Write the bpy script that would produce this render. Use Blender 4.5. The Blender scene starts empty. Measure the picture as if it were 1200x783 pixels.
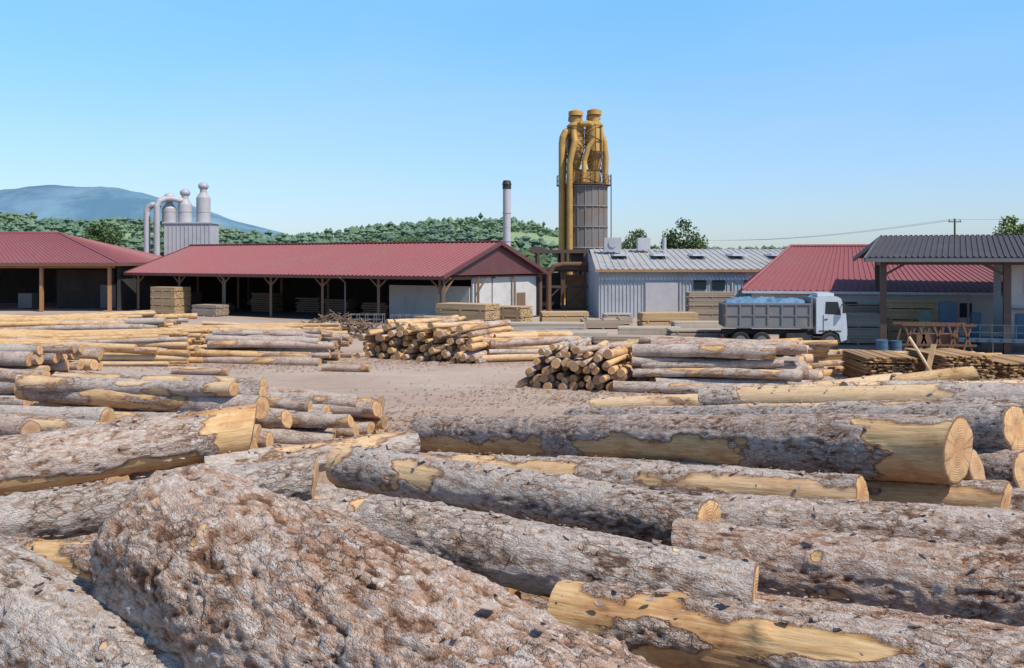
import bpy, math, random
import numpy as np
from mathutils import Vector, Matrix
random.seed(7); rng=np.random.default_rng(7)
scene=bpy.context.scene
# ------------------------------------------------------------ noise helpers
def _h(ix,iy,iz,s=0):
    n=(ix*374761393+iy*668265263+iz*1442695041+s*974634777)&0xffffffff
    n=((n^(n>>13))*1274126177)&0xffffffff
    n=((n^(n>>15))*2246822519)&0xffffffff
    return ((n^(n>>16))&0xffff)/65535.0
def vnoise(P):
    i=np.floor(P).astype(np.int64); f=P-i; u=f*f*(3-2*f)
    r=0
    for a in (0,1):
        for b in (0,1):
            for c in (0,1):
                w=(u[:,0] if a else 1-u[:,0])*(u[:,1] if b else 1-u[:,1])*(u[:,2] if c else 1-u[:,2])
                r=r+w*_h(i[:,0]+a,i[:,1]+b,i[:,2]+c)
    return r*2-1
def fbm(P,o=4):
    r=0;a=.5
    for k in range(o):
        r=r+a*vnoise(P*(2.03**k)+k*13.7); a*=.5
    return r
def worley(P):
    i=np.floor(P).astype(np.int64); f1=np.full(len(P),9.);f2=np.full(len(P),9.)
    for a in (-1,0,1):
        for b in (-1,0,1):
            for c in (-1,0,1):
                q=i+np.array([a,b,c])
                pt=q+np.stack([_h(q[:,0],q[:,1],q[:,2],k) for k in (1,2,3)],1)
                d=np.linalg.norm(pt-P,axis=1)
                m=d<f1
                f2=np.where(m,f1,np.minimum(f2,d)); f1=np.where(m,d,f1)
    return f2-f1
# ------------------------------------------------------------ materials
class NT:
    def __init__(s,name):
        s.m=bpy.data.materials.new(name); s.m.use_nodes=True
        s.t=s.m.node_tree; s.b=s.t.nodes['Principled BSDF']; s.b.inputs['Roughness'].default_value=.8
    def n(s,typ,**k):
        nd=s.t.nodes.new(typ)
        for a,v in k.items(): setattr(nd,a,v)
        return nd
    def l(s,a,b): s.t.links.new(a,b)
    def setv(s,sock,v):
        if isinstance(v,bpy.types.NodeSocket): s.l(v,sock)
        else: sock.default_value=v
    def mix(s,f,a,b,mode='MIX'):
        nd=s.n('ShaderNodeMix',data_type='RGBA',blend_type=mode)
        for i,v in ((0,f),(6,a),(7,b)):
            if isinstance(v,tuple) and len(v)==3: v=v+(1,)
            s.setv(nd.inputs[i],v)
        return nd.outputs[2]
    def math(s,op,a,b=0.,c=None):
        nd=s.n('ShaderNodeMath',operation=op); s.setv(nd.inputs[0],a); s.setv(nd.inputs[1],b)
        if c is not None: s.setv(nd.inputs[2],c)
        return nd.outputs[0]
    def vmath(s,op,a,b):
        nd=s.n('ShaderNodeVectorMath',operation=op); s.setv(nd.inputs[0],a); s.setv(nd.inputs[1],b); return nd.outputs[0]
    def noise(s,vec,scale,detail=4,rough=.55,dist=0):
        nd=s.n('ShaderNodeTexNoise'); nd.inputs['Scale'].default_value=scale; nd.inputs['Detail'].default_value=detail
        nd.inputs['Roughness'].default_value=rough; nd.inputs['Distortion'].default_value=dist
        if vec is not None: s.l(vec,nd.inputs['Vector'])
        return nd
    def ss(s,v,a,b,lo=0.,hi=1.):
        nd=s.n('ShaderNodeMapRange',interpolation_type='SMOOTHSTEP'); s.setv(nd.inputs[0],v)
        for i,q in ((1,a),(2,b),(3,lo),(4,hi)): nd.inputs[i].default_value=q
        return nd.outputs[0]
    def obj(s): return s.n('ShaderNodeTexCoord').outputs['Object']
    def attr(s,name): return s.n('ShaderNodeAttribute',attribute_name=name)
    def bump(s,h,st=.5,d=.02):
        nd=s.n('ShaderNodeBump'); nd.inputs['Strength'].default_value=st; nd.inputs['Distance'].default_value=d
        s.l(h,nd.inputs['Height']); s.l(nd.outputs[0],s.b.inputs['Normal'])

def paint(name,c,rough=.6,metal=0.,dirt=.35,dc=(.12,.09,.07),scale=.8,rv=.15):
    t=NT(name); o=t.obj(); n=t.noise(o,scale,4,.65); f=t.noise(o,scale*14,2)
    st=t.noise(t.vmath('MULTIPLY',o,(1,1,.12)),scale*5,3,.6)
    k=t.ss(n.outputs[0],.45,.75,0,dirt)
    c1=t.mix(k,c,dc)
    c1=t.mix(t.ss(st.outputs[0],.5,.8,0,dirt*.6),c1,dc)
    c2=t.mix(t.ss(f.outputs[0],.3,.7,0,.12),c1,(.02,.02,.02))
    r=t.attr('rnd').outputs['Fac']
    c3=t.mix(t.math('MULTIPLY',r,rv),c2,(.03,.025,.02))
    t.l(c3,t.b.inputs['Base Color']); t.b.inputs['Roughness'].default_value=rough; t.b.inputs['Metallic'].default_value=metal
    t.bump(f.outputs[0],.15,.01)
    return t.m

def bark_mat():
    # attribute 'peel': 0-0.2 bark relief (0.2 = top of the plates), above 0.5 bare wood
    t=NT('bark'); lc=t.attr('lc').outputs['Vector']; rnd=t.attr('rnd').outputs['Fac']; peel=t.attr('peel').outputs['Fac']
    off=t.n('ShaderNodeCombineXYZ'); 
    for i,k in enumerate((17.,31.,53.)): t.l(t.math('MULTIPLY',rnd,k),off.inputs[i])
    C=t.vmath('ADD',lc,off.outputs[0])
    W=t.noise(C,13,4,.7); C2=t.vmath('ADD',C,t.vmath('MULTIPLY',W.outputs['Color'],(.16,.07,.07)))
    S=t.vmath('MULTIPLY',C2,(.34,1,1))
    v=t.n('ShaderNodeTexVoronoi',feature='DISTANCE_TO_EDGE'); v.inputs['Scale'].default_value=19; t.l(S,v.inputs['Vector'])
    v2=t.n('ShaderNodeTexVoronoi',feature='F1'); v2.inputs['Scale'].default_value=52; t.l(S,v2.inputs['Vector'])
    big=t.noise(C,1.9,3,.62); fine=t.noise(t.vmath('MULTIPLY',C,(.5,1,1)),105,3,.7); med=t.noise(t.vmath('MULTIPLY',C,(.4,1,1)),24,4,.75)
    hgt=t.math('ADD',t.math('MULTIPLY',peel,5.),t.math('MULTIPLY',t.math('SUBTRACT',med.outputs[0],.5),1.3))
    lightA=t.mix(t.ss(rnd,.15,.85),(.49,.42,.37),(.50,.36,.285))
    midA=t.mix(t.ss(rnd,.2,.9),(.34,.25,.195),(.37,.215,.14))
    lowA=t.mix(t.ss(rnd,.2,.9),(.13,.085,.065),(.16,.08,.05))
    base=t.mix(t.ss(hgt,.02,.32),lowA,midA)  # low relief goes dark: brown furrow colour plus crevice shade painted in
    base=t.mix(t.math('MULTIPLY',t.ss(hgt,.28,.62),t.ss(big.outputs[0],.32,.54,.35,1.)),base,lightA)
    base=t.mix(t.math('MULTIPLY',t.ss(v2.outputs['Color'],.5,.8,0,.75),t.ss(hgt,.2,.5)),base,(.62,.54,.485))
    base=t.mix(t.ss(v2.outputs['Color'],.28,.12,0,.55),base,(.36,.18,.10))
    base=t.mix(t.ss(fine.outputs[0],.52,.74,0,.55),base,(.12,.08,.06))
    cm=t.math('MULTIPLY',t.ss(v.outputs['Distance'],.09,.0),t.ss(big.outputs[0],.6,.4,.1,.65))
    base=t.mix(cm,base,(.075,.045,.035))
    WS=t.vmath('MULTIPLY',C,(.09,1,1)); g=t.noise(WS,46,4,.65); g2=t.noise(t.vmath('MULTIPLY',C,(.5,1,1)),4.2,4,.7)
    wood=t.mix(t.ss(g.outputs[0],.32,.68),(.52,.305,.135),(.66,.46,.25))
    wood=t.mix(t.ss(g2.outputs[0],.46,.62,0,.7),wood,(.44,.225,.10))
    wood=t.mix(t.ss(g2.outputs[0],.60,.70,0,.7),wood,(.21,.11,.065))
    wood=t.mix(t.ss(rnd,.5,.0,0,.45),wood,(.60,.49,.36))
    pe=t.math('ADD',peel,t.math('MULTIPLY',t.math('SUBTRACT',med.outputs[0],.5),.5))
    pf=t.ss(pe,.47,.53)
    rim=t.math('MULTIPLY',t.ss(pe,.40,.5),t.ss(pe,.66,.5))
    c=t.mix(pf,base,wood); c=t.mix(t.math('MULTIPLY',rim,.65),c,(.24,.11,.055))
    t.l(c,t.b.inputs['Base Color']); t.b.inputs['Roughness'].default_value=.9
    t.b.inputs['Specular IOR Level'].default_value=.15
    h=t.math('ADD',t.math('MULTIPLY',cm,-.45),t.math('ADD',t.math('MULTIPLY',fine.outputs[0],.7),t.math('MULTIPLY',med.outputs[0],1.5)))
    hb=t.mix(pf,h,t.math('MULTIPLY',g.outputs[0],.4))
    t.bump(hb,.95,.02)
    return t.m
def end_mat():
    t=NT('sawn_end_grain'); lc=t.attr('lc').outputs['Vector']; rnd=t.attr('rnd').outputs['Fac']; q=t.attr('peel').outputs['Fac']
    C=t.vmath('ADD',lc,t.vmath('MULTIPLY',t.vmath('SUBTRACT',t.noise(lc,6,2).outputs['Color'],(.5,.5,.5)),(.0,.05,.05)))
    sp=t.n('ShaderNodeSeparateXYZ'); t.l(C,sp.inputs[0])
    r=t.math('SQRT',t.math('ADD',t.math('POWER',sp.outputs[1],2.),t.math('POWER',sp.outputs[2],2.)))
    ring=t.math('SINE',t.math('MULTIPLY',r,310.)); ring2=t.math('SINE',t.math('MULTIPLY',r,74.)); ang=t.math('ARCTAN2',sp.outputs[1],sp.outputs[2])
    n=t.noise(lc,11,4,.68)
    w=t.mix(t.ss(ring,-.6,1,0,.6),(.64,.40,.19),(.40,.205,.085))
    w=t.mix(t.ss(ring2,0,1,0,.3),w,(.46,.235,.095))
    w=t.mix(t.ss(q,.62,.35,0,.45),w,(.44,.20,.09))
    w=t.mix(t.ss(n.outputs[0],.47,.72,0,.6),w,(.25,.15,.09))
    cb=t.n('ShaderNodeCombineXYZ'); t.l(t.math('MULTIPLY',ang,3.),cb.inputs[0]); t.l(t.math('MULTIPLY',rnd,40.),cb.inputs[1])
    cr=t.noise(cb.outputs[0],2.2,2); w=t.mix(t.ss(t.math('ABSOLUTE',t.math('SUBTRACT',cr.outputs[0],.5)),.016,.0,0,.85),w,(.07,.035,.02))
    w=t.mix(t.math('MULTIPLY',t.ss(rnd,.45,1.),.5),w,(.28,.18,.12))
    w=t.mix(t.ss(t.math('ADD',q,t.math('MULTIPLY',n.outputs[0],.06)),.945,.975,0,.85),w,(.11,.06,.04))
    t.l(w,t.b.inputs['Base Color']); t.b.inputs['Roughness'].default_value=.85
    t.bump(t.math('ADD',ring,t.math('MULTIPLY',n.outputs[0],2.)),.3,.004)
    return t.m
def plank_mat(name,a,b):
    t=NT(name); o=t.obj(); r=t.attr('rnd').outputs['Fac']; n=t.noise(o,2.5,4,.6); f=t.noise(o,30,2)
    c=t.mix(r,a,b); c=t.mix(t.ss(n.outputs[0],.5,.8,0,.5),c,(.25,.17,.10)); c=t.mix(t.ss(f.outputs[0],.4,.7,0,.2),c,(.2,.12,.06))
    t.l(c,t.b.inputs['Base Color']); t.bump(f.outputs[0],.3,.01); return t.m
BARK=bark_mat(); ENDW=end_mat()
M=dict(
 red=paint('red_sheet_metal',(.32,.09,.095),.6,0,.5,(.27,.13,.115),.22,.22),
 maroon=paint('maroon_paint',(.13,.04,.042),.6),
 brown=paint('brown_steel',(.10,.06,.045),.6),
 timber=paint('timber_post',(.20,.12,.07),.8),
 white=paint('white_render',(.58,.57,.55),.85,0,.4,(.33,.3,.27)),
 cream=paint('grey_white_cladding',(.46,.50,.54),.6,0,.4,(.3,.27,.25),.5),
 dark=paint('dark_interior',(.035,.03,.028),.9),  # near-black base colour carries the shade inside the open sheds
 slate=paint('slate_roof',(.06,.055,.065),.7,0,.3,(.13,.115,.11)),
 zinc=paint('zinc_roof',(.44,.43,.42),.6,0,.5,(.27,.23,.19),.3),
 silver=paint('galvanised_steel',(.47,.455,.47),.5,0,.35,(.3,.27,.26)),
 silo=paint('silo_steel',(.20,.17,.155),.6,0,.6,(.22,.11,.06),.5,.4),
 siloribs=paint('silo_rib_steel',(.33,.30,.28),.6,0,.6,(.22,.12,.07),.5,.4),
 yellow=paint('yellow_paint',(.58,.33,.075),.6,0,.6,(.26,.13,.05),.7,.35),
 orange=paint('orange_steel',(.40,.20,.08),.6),
 rust=paint('rusty_steel',(.16,.075,.04),.8),
 steel=paint('grey_steel',(.17,.17,.18),.6,.1),
 tyre=paint('tyre_rubber',(.02,.02,.02),.9,0,.6,(.12,.09,.07)),
 cabw=paint('truck_white_paint',(.58,.63,.68),.35,0,.3,(.3,.26,.22)),
 box=paint('tipper_grey_paint',(.17,.175,.185),.6,0,.7,(.27,.22,.18),1.4),
 blue=paint('blue_paint',(.045,.12,.19),.6),
 green=paint('machine_green_paint',(.05,.11,.09),.6),
 tarp=paint('blue_tarpaulin',(.10,.22,.36),.7,0,.7,(.22,.30,.38),3),
 glass=paint('dark_glass',(.02,.03,.04),.08,0,0,rv=0),
 black=paint('black_plastic',(.02,.02,.02),.6),
 plank=plank_mat('fresh_planks',(.62,.45,.25),(.44,.29,.145)),
 plankg=plank_mat('weathered_planks',(.46,.38,.29),(.29,.22,.16)),
 slab=plank_mat('rough_slabs',(.50,.29,.12),(.16,.09,.05)),
 pale=plank_mat('pale_beams',(.52,.46,.38),(.38,.31,.24)),
 redlite=paint('signal_red',(.5,.03,.02),.4),
)
def simple(name,fn):
    t=NT(name); fn(t); return t.m
# ------------------------------------------------------------ mesh helpers
def mkmesh(name,V,F,mats,parent=None,smooth=None,mi=None,attrs=None):
    me=bpy.data.meshes.new(name)
    if isinstance(F,np.ndarray): F=[F]
    if len(F) and isinstance(F[0],np.ndarray) and F[0].ndim==2:
        loops=np.concatenate([f.ravel() for f in F]); tot=np.concatenate([np.full(len(f),f.shape[1]) for f in F])
        st=np.concatenate([[0],np.cumsum(tot)[:-1]])
        me.vertices.add(len(V)); me.vertices.foreach_set('co',np.asarray(V,dtype=np.float32).ravel())
        me.loops.add(len(loops)); me.loops.foreach_set('vertex_index',loops.astype(np.int32))
        me.polygons.add(len(tot)); me.polygons.foreach_set('loop_start',st.astype(np.int32)); 
        me.update(calc_edges=True)
    else:
        me.from_pydata([tuple(v) for v in V],[],F)
    n=len(me.polygons)
    if smooth is not None: me.polygons.foreach_set('use_smooth',np.broadcast_to(np.asarray(smooth,dtype=bool),(n,)).copy())
    if mi is not None: me.polygons.foreach_set('material_index',np.asarray(mi,dtype=np.int32))
    for m in (mats if isinstance(mats,(list,tuple)) else [mats]): me.materials.append(m)
    for k,a in (attrs or {}).items():
        a=np.asarray(a,dtype=np.float32)
        at=me.attributes.new(k,'FLOAT_VECTOR' if a.ndim==2 else 'FLOAT','POINT')
        at.data.foreach_set('vector' if a.ndim==2 else 'value',a.ravel())
    me.validate(); me.update()
    ob=bpy.data.objects.new(name,me); scene.collection.objects.link(ob)
    if parent: ob.parent=parent
    return ob
def empty(name,loc=(0,0,0),rz=0):
    e=bpy.data.objects.new(name,None); scene.collection.objects.link(e); e.location=loc; e.rotation_euler=(0,0,rz); e.empty_display_size=.3; return e
class G:
    def __init__(s): s.v=[];s.f=[];s.s=[];s.r=[]
    def add(s,vs,fs,sm=False):
        b=len(s.v); s.v+= [tuple(v) for v in vs]; s.r+=[random.random()]*len(vs)
        s.f+=[tuple(i+b for i in f) for f in fs]; s.s+=[sm]*len(fs); return s
    def obox(s,c,ax,ay,az):
        c=Vector(c);vs=[c+x*ax+y*ay+z*az for z in(-1,1) for y in(-1,1) for x in(-1,1)]
        return s.add(vs,[(0,2,3,1),(4,5,7,6),(0,1,5,4),(2,6,7,3),(0,4,6,2),(1,3,7,5)])
    def box(s,c,d,rz=0):
        cs,sn=math.cos(rz),math.sin(rz)
        return s.obox(c,Vector((cs,sn,0))*d[0]/2,Vector((-sn,cs,0))*d[1]/2,Vector((0,0,d[2]/2)))
    def beam(s,a,b,w,h=None):
        a=Vector(a);b=Vector(b);h=h or w;d=b-a; x=d.normalized(); up=Vector((0,0,1)) if abs(x.z)<.95 else Vector((1,0,0))
        y=up.cross(x).normalized(); z=x.cross(y)
        return s.obox((a+b)/2,d/2,y*w/2,z*h/2)
    def tube(s,a,b,r0,r1=None,n=16,caps=True):
        a=Vector(a);b=Vector(b);r1=r0 if r1 is None else r1; x=(b-a).normalized(); up=Vector((0,0,1)) if abs(x.z)<.9 else Vector((1,0,0))
        y=up.cross(x).normalized(); z=x.cross(y); vs=[]
        for p,r in((a,r0),(b,r1)):
            for i in range(n):
                t=2*math.pi*i/n; vs.append(p+(y*math.cos(t)+z*math.sin(t))*r)
        s.add(vs,[(i,(i+1)%n,n+(i+1)%n,n+i) for i in range(n)],True)
        if caps:
            if r0>0:s.add(vs[:n],[tuple(range(n))[::-1]])
            if r1>0:s.add(vs[n:],[tuple(range(n))])
        return s
    def path(s,pts,r,n=12):
        for a,b in zip(pts,pts[1:]): s.tube(a,b,r,r,n)
        for p in pts[1:-1]: s.sph(p,r,n,8)
        return s
    def sph(s,c,r,n=16,m=10,sz=1.,half=False):
        vs=[];c=Vector(c)
        for j in range(m+1):
            ph=(math.pi/2 if half else math.pi)*j/m
            for i in range(n):
                t=2*math.pi*i/n; vs.append(c+Vector((r*math.sin(ph)*math.cos(t),r*math.sin(ph)*math.sin(t),r*sz*math.cos(ph))))
        return s.add(vs,[(j*n+i,(j+1)*n+i,(j+1)*n+(i+1)%n,j*n+(i+1)%n) for j in range(m) for i in range(n)],True)
    def sheet(s,e0,e1,r0,r1,pitch=.35,h=.05,t=.04):
        e0,e1,r0,r1=map(Vector,(e0,e1,r0,r1)); L=(e1-e0).length; n=max(2,int(L/pitch)); nrm=(e1-e0).cross((r0+r1)/2-(e0+e1)/2).normalized()
        P=[]
        for i in range(n):
            for k,(o,hh) in enumerate(((0,0),(.62,0),(.7,1),(.92,1))): P.append(((i+o)/n,hh))
        P.append((1,0)); vs=[]
        for u,hh in P:
            vs.append(e0.lerp(e1,u)+nrm*h*hh); vs.append(r0.lerp(r1,u)+nrm*h*hh)
        m=len(P); s.add(vs,[(2*i,2*i+2,2*i+3,2*i+1) for i in range(m-1)])
        vb=[q-nrm*t for q in(e0,e1,r1,r0)]; s.add(vb,[(3,2,1,0)])
        for a,b in((e0,e1),(e1,r1),(r1,r0),(r0,e0)):
            if (a-b).length>.01: s.add([a,b,b-nrm*t,a-nrm*t],[(0,1,2,3)])
        return s
    def make(s,name,mat,parent=None):
        return mkmesh(name,s.v,s.f,mat,parent,s.s,None,{'rnd':s.r})
# ------------------------------------------------------------ logs
def log_geo(p0,p1,r0,r1,nA=14,nL=6,detail=0,peel=0.,zones=(),rnd=None,bend=.0,lump=0.04,rounded=0.,bark=.014,knots=0):
    p0=np.array(p0,float);p1=np.array(p1,float);d=p1-p0;L=np.linalg.norm(d);x=d/L
    z=np.array([0,0,1.])-x*x[2]; z/=np.linalg.norm(z); y=np.cross(z,x)
    rnd=random.random() if rnd is None else rnd; sd=rnd*91.7
    t=np.linspace(0,1,nL+1); 
    a=np.linspace(0,2*np.pi,nA,endpoint=False); T,A=np.meshgrid(t,a,indexing='ij'); T=T.ravel();A=A.ravel()
    R=r0+(r1-r0)*T; X=T*L; S=np.stack([X,R*np.cos(A),R*np.sin(A)],1)
    R=R*(1+lump*2*fbm(S*np.array([1.3,2.4,2.4])+sd,3))
    pl=np.full(len(T),0.)
    if peel>0:
        pn=fbm(S*np.array([1.1,3.2,3.2])+sd+50,4)
        pl=np.clip(.5+(pn*1.1+(peel-.5)*1.6),0,1)
    if zones:
        en=fbm(S*np.array([3.,6.,6.])+sd+9,4)
        for (t0,t1,a0,a1) in zones:
            dt=np.minimum(T-t0,t1-T)*L/.25
            am=(a0+a1)/2; da=((np.degrees(A)-am+180)%360)-180; dd=((a1-a0)/2-np.abs(da))*np.pi/180*R/.09
            q=np.clip(.5+np.minimum(dt,dd)*.5+en*1.2,0,1); pl=np.maximum(pl,q)
    for k in range(knots):
        kt,ka=random.random()*.9+.05,random.random()*6.28; kr=random.uniform(.4,1.1)
        dx=(X-kt*L); da=((A-ka+np.pi)%(2*np.pi)-np.pi)*R; q=np.sqrt(dx**2+da**2)/kr; R=R+.03*np.exp(-(q/.07)**2)
        pl=np.maximum(pl,np.clip(.8-(q/.042)**2*.4,0,1))
    if detail:
        wp=S+.06*np.stack([vnoise(S*9+k*7+sd) for k in range(3)],1)
        w=worley(wp*np.array([6.5,21.,21.])+sd); crack=np.clip(w/.2,0,1)
        cm=np.clip(.55+fbm(S*2.5+sd+33,2)*1.8,0.1,1)
        nA_=fbm(S*np.array([16,38,38])+sd,3); nB=fbm(S*np.array([4.5,12,12])+sd+4,3); rg=1-2*np.abs(fbm(wp*np.array([5,18,18])+sd+8,3))
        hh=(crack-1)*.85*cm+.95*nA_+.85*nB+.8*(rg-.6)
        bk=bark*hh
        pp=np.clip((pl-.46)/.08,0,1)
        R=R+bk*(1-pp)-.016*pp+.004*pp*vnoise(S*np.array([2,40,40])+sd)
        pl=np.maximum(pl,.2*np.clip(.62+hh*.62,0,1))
    else: pl=np.maximum(pl,.12)
    if rounded>0:
        e=np.minimum(X,L-X)+.12*fbm(S*5+sd+3,2); e=np.maximum(e,0); R=R*np.where(e<rounded,np.sqrt(np.clip(1-(1-e/rounded)**2*.8,0,1)),1)
    Y=R*np.cos(A)+bend*np.sin(np.pi*T)*.6; Z=R*np.sin(A)-bend*np.sin(np.pi*T)
    P=np.stack([X,Y,Z],1); n0=len(P)
    I=np.arange(nL)[:,None]*nA; J=np.arange(nA)[None,:]; J2=(J+1)%nA
    F=np.stack([(I+J),(I+J2),(I+nA+J2),(I+nA+J)],-1).reshape(-1,4)[:,::-1]
    rings=[1,.9,.6,.3] if detail else [1]
    V=[P];LC=[np.stack([X,R*np.cos(A),R*np.sin(A)],1)];PL=[pl]; Fs=[F]; MI=[np.zeros(len(F))]; off=n0; tri=[]
    tilt=[random.uniform(-.25,.25),random.uniform(-.25,.25)] if detail else [0,0]
    for e in (0,1):
        rim=P[:nA] if e==0 else P[n0-nA:n0]; c=rim.mean(0); rl=LC[0][:nA] if e==0 else LC[0][n0-nA:n0]
        sgn=-1 if e==0 else 1
        for q in rings:
            v=c+(rim-c)*q
            if detail: v=v.copy(); v[:,0]+=sgn*.01*(q<1)+.014*vnoise(v*12+sd)*(q<1)
            V.append(v); l=rl*q; l[:,0]=rl[:,0]; LC.append(l); PL.append(np.full(nA,float(q)))
        V.append(c[None]); LC.append(np.array([[rl[0,0],0,0]])); PL.append(np.zeros(1))
        for k in range(len(rings)-1):
            f=np.stack([off+k*nA+J[0],off+k*nA+J2[0],off+(k+1)*nA+J2[0],off+(k+1)*nA+J[0]],-1)
            if e==1: f=f[:,::-1]
            Fs.append(f); MI.append(np.ones(nA))
        k=len(rings)-1; cc=off+len(rings)*nA
        f=np.stack([off+k*nA+J[0],off+k*nA+J2[0],np.full(nA,cc)],-1)
        if e==1: f=f[:,::-1]
        tri.append(f); off=cc+1
    V=np.concatenate(V)
    if detail and L>1:
        for e in(0,1):
            m=np.clip(1-(V[:,0] if e==0 else L-V[:,0])/.5,0,1); V[:,0]+=m*(V[:,1]*tilt[0]+V[:,2]*tilt[1])*(1 if e else -1)
    W=p0+V[:,:1]*x+V[:,1:2]*y+V[:,2:3]*z
    quads=np.concatenate(Fs); tris=np.concatenate(tri)
    return W,quads,tris,np.concatenate(MI),np.concatenate(LC),np.concatenate(PL),np.full(len(W),rnd)
def logs_object(name,geos):
    V=[];Q=[];T=[];MI=[];LC=[];PL=[];RN=[];o=0
    for W,q,t,mi,lc,pl,rn in geos:
        V.append(W);Q.append(q+o);T.append(t+o);MI.append(mi);LC.append(lc);PL.append(pl);RN.append(rn);o+=len(W)
    Q=np.concatenate(Q);T=np.concatenate(T)
    mi=np.concatenate([np.concatenate(MI),np.ones(len(T))])
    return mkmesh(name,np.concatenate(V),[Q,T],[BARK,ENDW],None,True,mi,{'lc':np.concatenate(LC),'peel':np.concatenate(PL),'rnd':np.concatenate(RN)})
FG=[]
def pine_log(p0,p1,r0,r1,**k):
    L=(Vector(p1)-Vector(p0)).length; res=k.pop('res',.02)
    nA=int(2*math.pi*max(r0,r1)/res); nL=int(L/(res*1.4)); FG.append((p0,p1,r0,r1))
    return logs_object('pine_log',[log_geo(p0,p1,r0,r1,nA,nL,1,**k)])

def pile(name,cx,cy,ang,width,layers,r,length,peel=.25,jit=.3,nA=14,nL=6,detail=0,taper=.5,stray=4,z0=0,rv=.26,sj=.35):
    ax=np.array([math.cos(ang),math.sin(ang),0]); cr=np.array([-math.sin(ang),math.cos(ang),0]); gs=[]
    for j in range(layers):
        w=width-j*2*r*taper*2; n=max(1,int(w/(2.04*r)))
        for i in range(n):
            rr=r*random.uniform(1-rv,1+rv*.7); c=(i-(n-1)/2)*2.06*r+random.uniform(-.06,.06)+(j%2)*r*.3
            L=length*random.uniform(.82,1.1); s=random.uniform(-jit,jit); zz=z0+r+j*1.74*r+random.uniform(-.07,.07)
            m=np.array([cx,cy,zz])+cr*c+ax*s; yaw=random.uniform(-.06,.06)*(1+j*.5); dz=random.uniform(-.06,.06)*(1 if j else 0)
            d=ax+cr*yaw; d=d/np.linalg.norm(d)
            a=m-d*L/2; b=m+d*L/2; a[2]-=dz*L/2*.6; b[2]+=dz*L/2*.6
            rnd=random.random(); pk=peel if random.random()<.6 else random.random()
            gs.append(log_geo(a,b,rr*random.uniform(.78,1.06),rr*random.uniform(.78,1.06),nA,nL,detail,pk,rnd=rnd,bend=random.uniform(-.07,.07),lump=.06))
    for k in range(stray):
        aa=ang+random.uniform(-sj,sj); c=random.uniform(-.45,.45)*width*.5; zz=z0+layers*1.74*r+r*.35
        d=np.array([math.cos(aa),math.sin(aa),random.uniform(-.05,.05)]); m=np.array([cx,cy,zz])+cr*c+ax*random.uniform(-1,1)*jit
        L=length*random.uniform(.7,1.1); gs.append(log_geo(m-d*L/2,m+d*L/2,r*.8,r*.7,nA,nL,detail,peel,rnd=random.random()))
    return logs_object(name,gs)

# ---------------- foreground logs (metres; the viewer stands on this stack)
pine_log((-1.35,14.2,2.45),(3.80,8,3.47),.27,.30,zones=[(.03,.36,185,255),(.44,.74,168,232),(.91,1.1,120,290)],rnd=.6,knots=4,bend=-.02,bark=.012)
pine_log((.3,13.2,2.35),(4.16,8.4,3.20),.2,.22,zones=[(.88,1.1,0,360)],rnd=.8)
pine_log((.6,10.9,2.62),(4.25,8.1,2.98),.2,.2,zones=[(.75,1.1,120,230)],rnd=.35)
pine_log((.95,15.0,2.52),(5.1,9.5,3.38),.21,.25,zones=[(.1,.5,150,240)],rnd=.2)
pine_log((1.3,14.4,2.2),(5.1,9.2,2.98),.22,.25,rnd=.7)
pine_log((1.6,13.4,2.1),(4.95,8.7,2.70),.22,.24,rnd=.4)
pine_log((1.9,15.6,2.48),(7.5,12.2,3.10),.18,.23,rnd=.1,zones=[(.05,.5,60,220)],peel=.3)
pine_log((3.2,15.8,2.75),(9.0,13.6,3.1),.2,.25,rnd=.15,zones=[(.1,.6,80,220)],peel=.35,res=.03)
pine_log((1.45,17.0,2.45),(7.85,15.9,2.85),.15,.19,rnd=.05,peel=.6,res=.03)
pine_log((4.4,18.4,2.42),(10.8,17.4,2.7),.2,.24,rnd=.12,peel=.5,res=.03)
pine_log((6.9,17.1,2.85),(8.3,16.8,3.05),.15,.17,rnd=.6,peel=.95,res=.03)
pine_log((2.8,17.8,2.3),(8.0,19.3,2.6),.16,.19,rnd=.1,peel=.7,res=.03)
pine_log((5.4,15.3,2.95),(11.4,16.4,2.85),.16,.19,rnd=.07,peel=.5,res=.03)
pine_log((5.0,13.0,2.7),(9.4,11.0,3.05),.22,.25,rnd=.5,res=.025)
pine_log((-1.58,8.5,3.24),(1.35,6.5,3.26),.19,.185,rnd=.22,knots=6,zones=[(-.1,.05,0,360),(.25,.33,140,190)],bark=.012,lump=.06)
pine_log((-.88,9.75,2.95),(2.98,8.0,3.08),.16,.18,rnd=.25,zones=[(.1,.4,120,200),(.6,1.1,130,190)],peel=.22)
pine_log((1.5,7.3,3.08),(4.4,6.2,3.16),.2,.22,rnd=.45,knots=3)
pine_log((1.13,6.2,3.12),(4.0,4.35,3.36),.25,.27,rnd=.92,knots=6,zones=[(.30,.33,180,195)],bark=.013,res=.0135)
pine_log((-.95,6.35,3.3),(1.35,5.25,3.18),.21,.22,rnd=.05,knots=3,bark=.012,res=.0145,lump=.06)
pine_log((.28,5.05,3.18),(2.5,3.55,3.36),.20,.21,rnd=.48,zones=[(-.1,.10,40,270),(.0,.5,190,240),(.10,.3,85,140),(.42,.66,120,160)],knots=3,res=.013,lump=.06)
pine_log((1.25,5.3,3.07),(3.1,3.95,3.22),.17,.18,rnd=.82,knots=2,res=.014,zones=[(.5,.62,150,200)])
pine_log((-1.72,4.62,3.69),(.62,2.28,3.5),.44,.40,rnd=.78,rounded=.3,lump=.13,knots=14,bark=.018,res=.0105)
pine_log((-3.2,5.0,3.5),(-1.0,3.45,3.24),.30,.30,rnd=.12,bark=.012,res=.012,knots=2)
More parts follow.
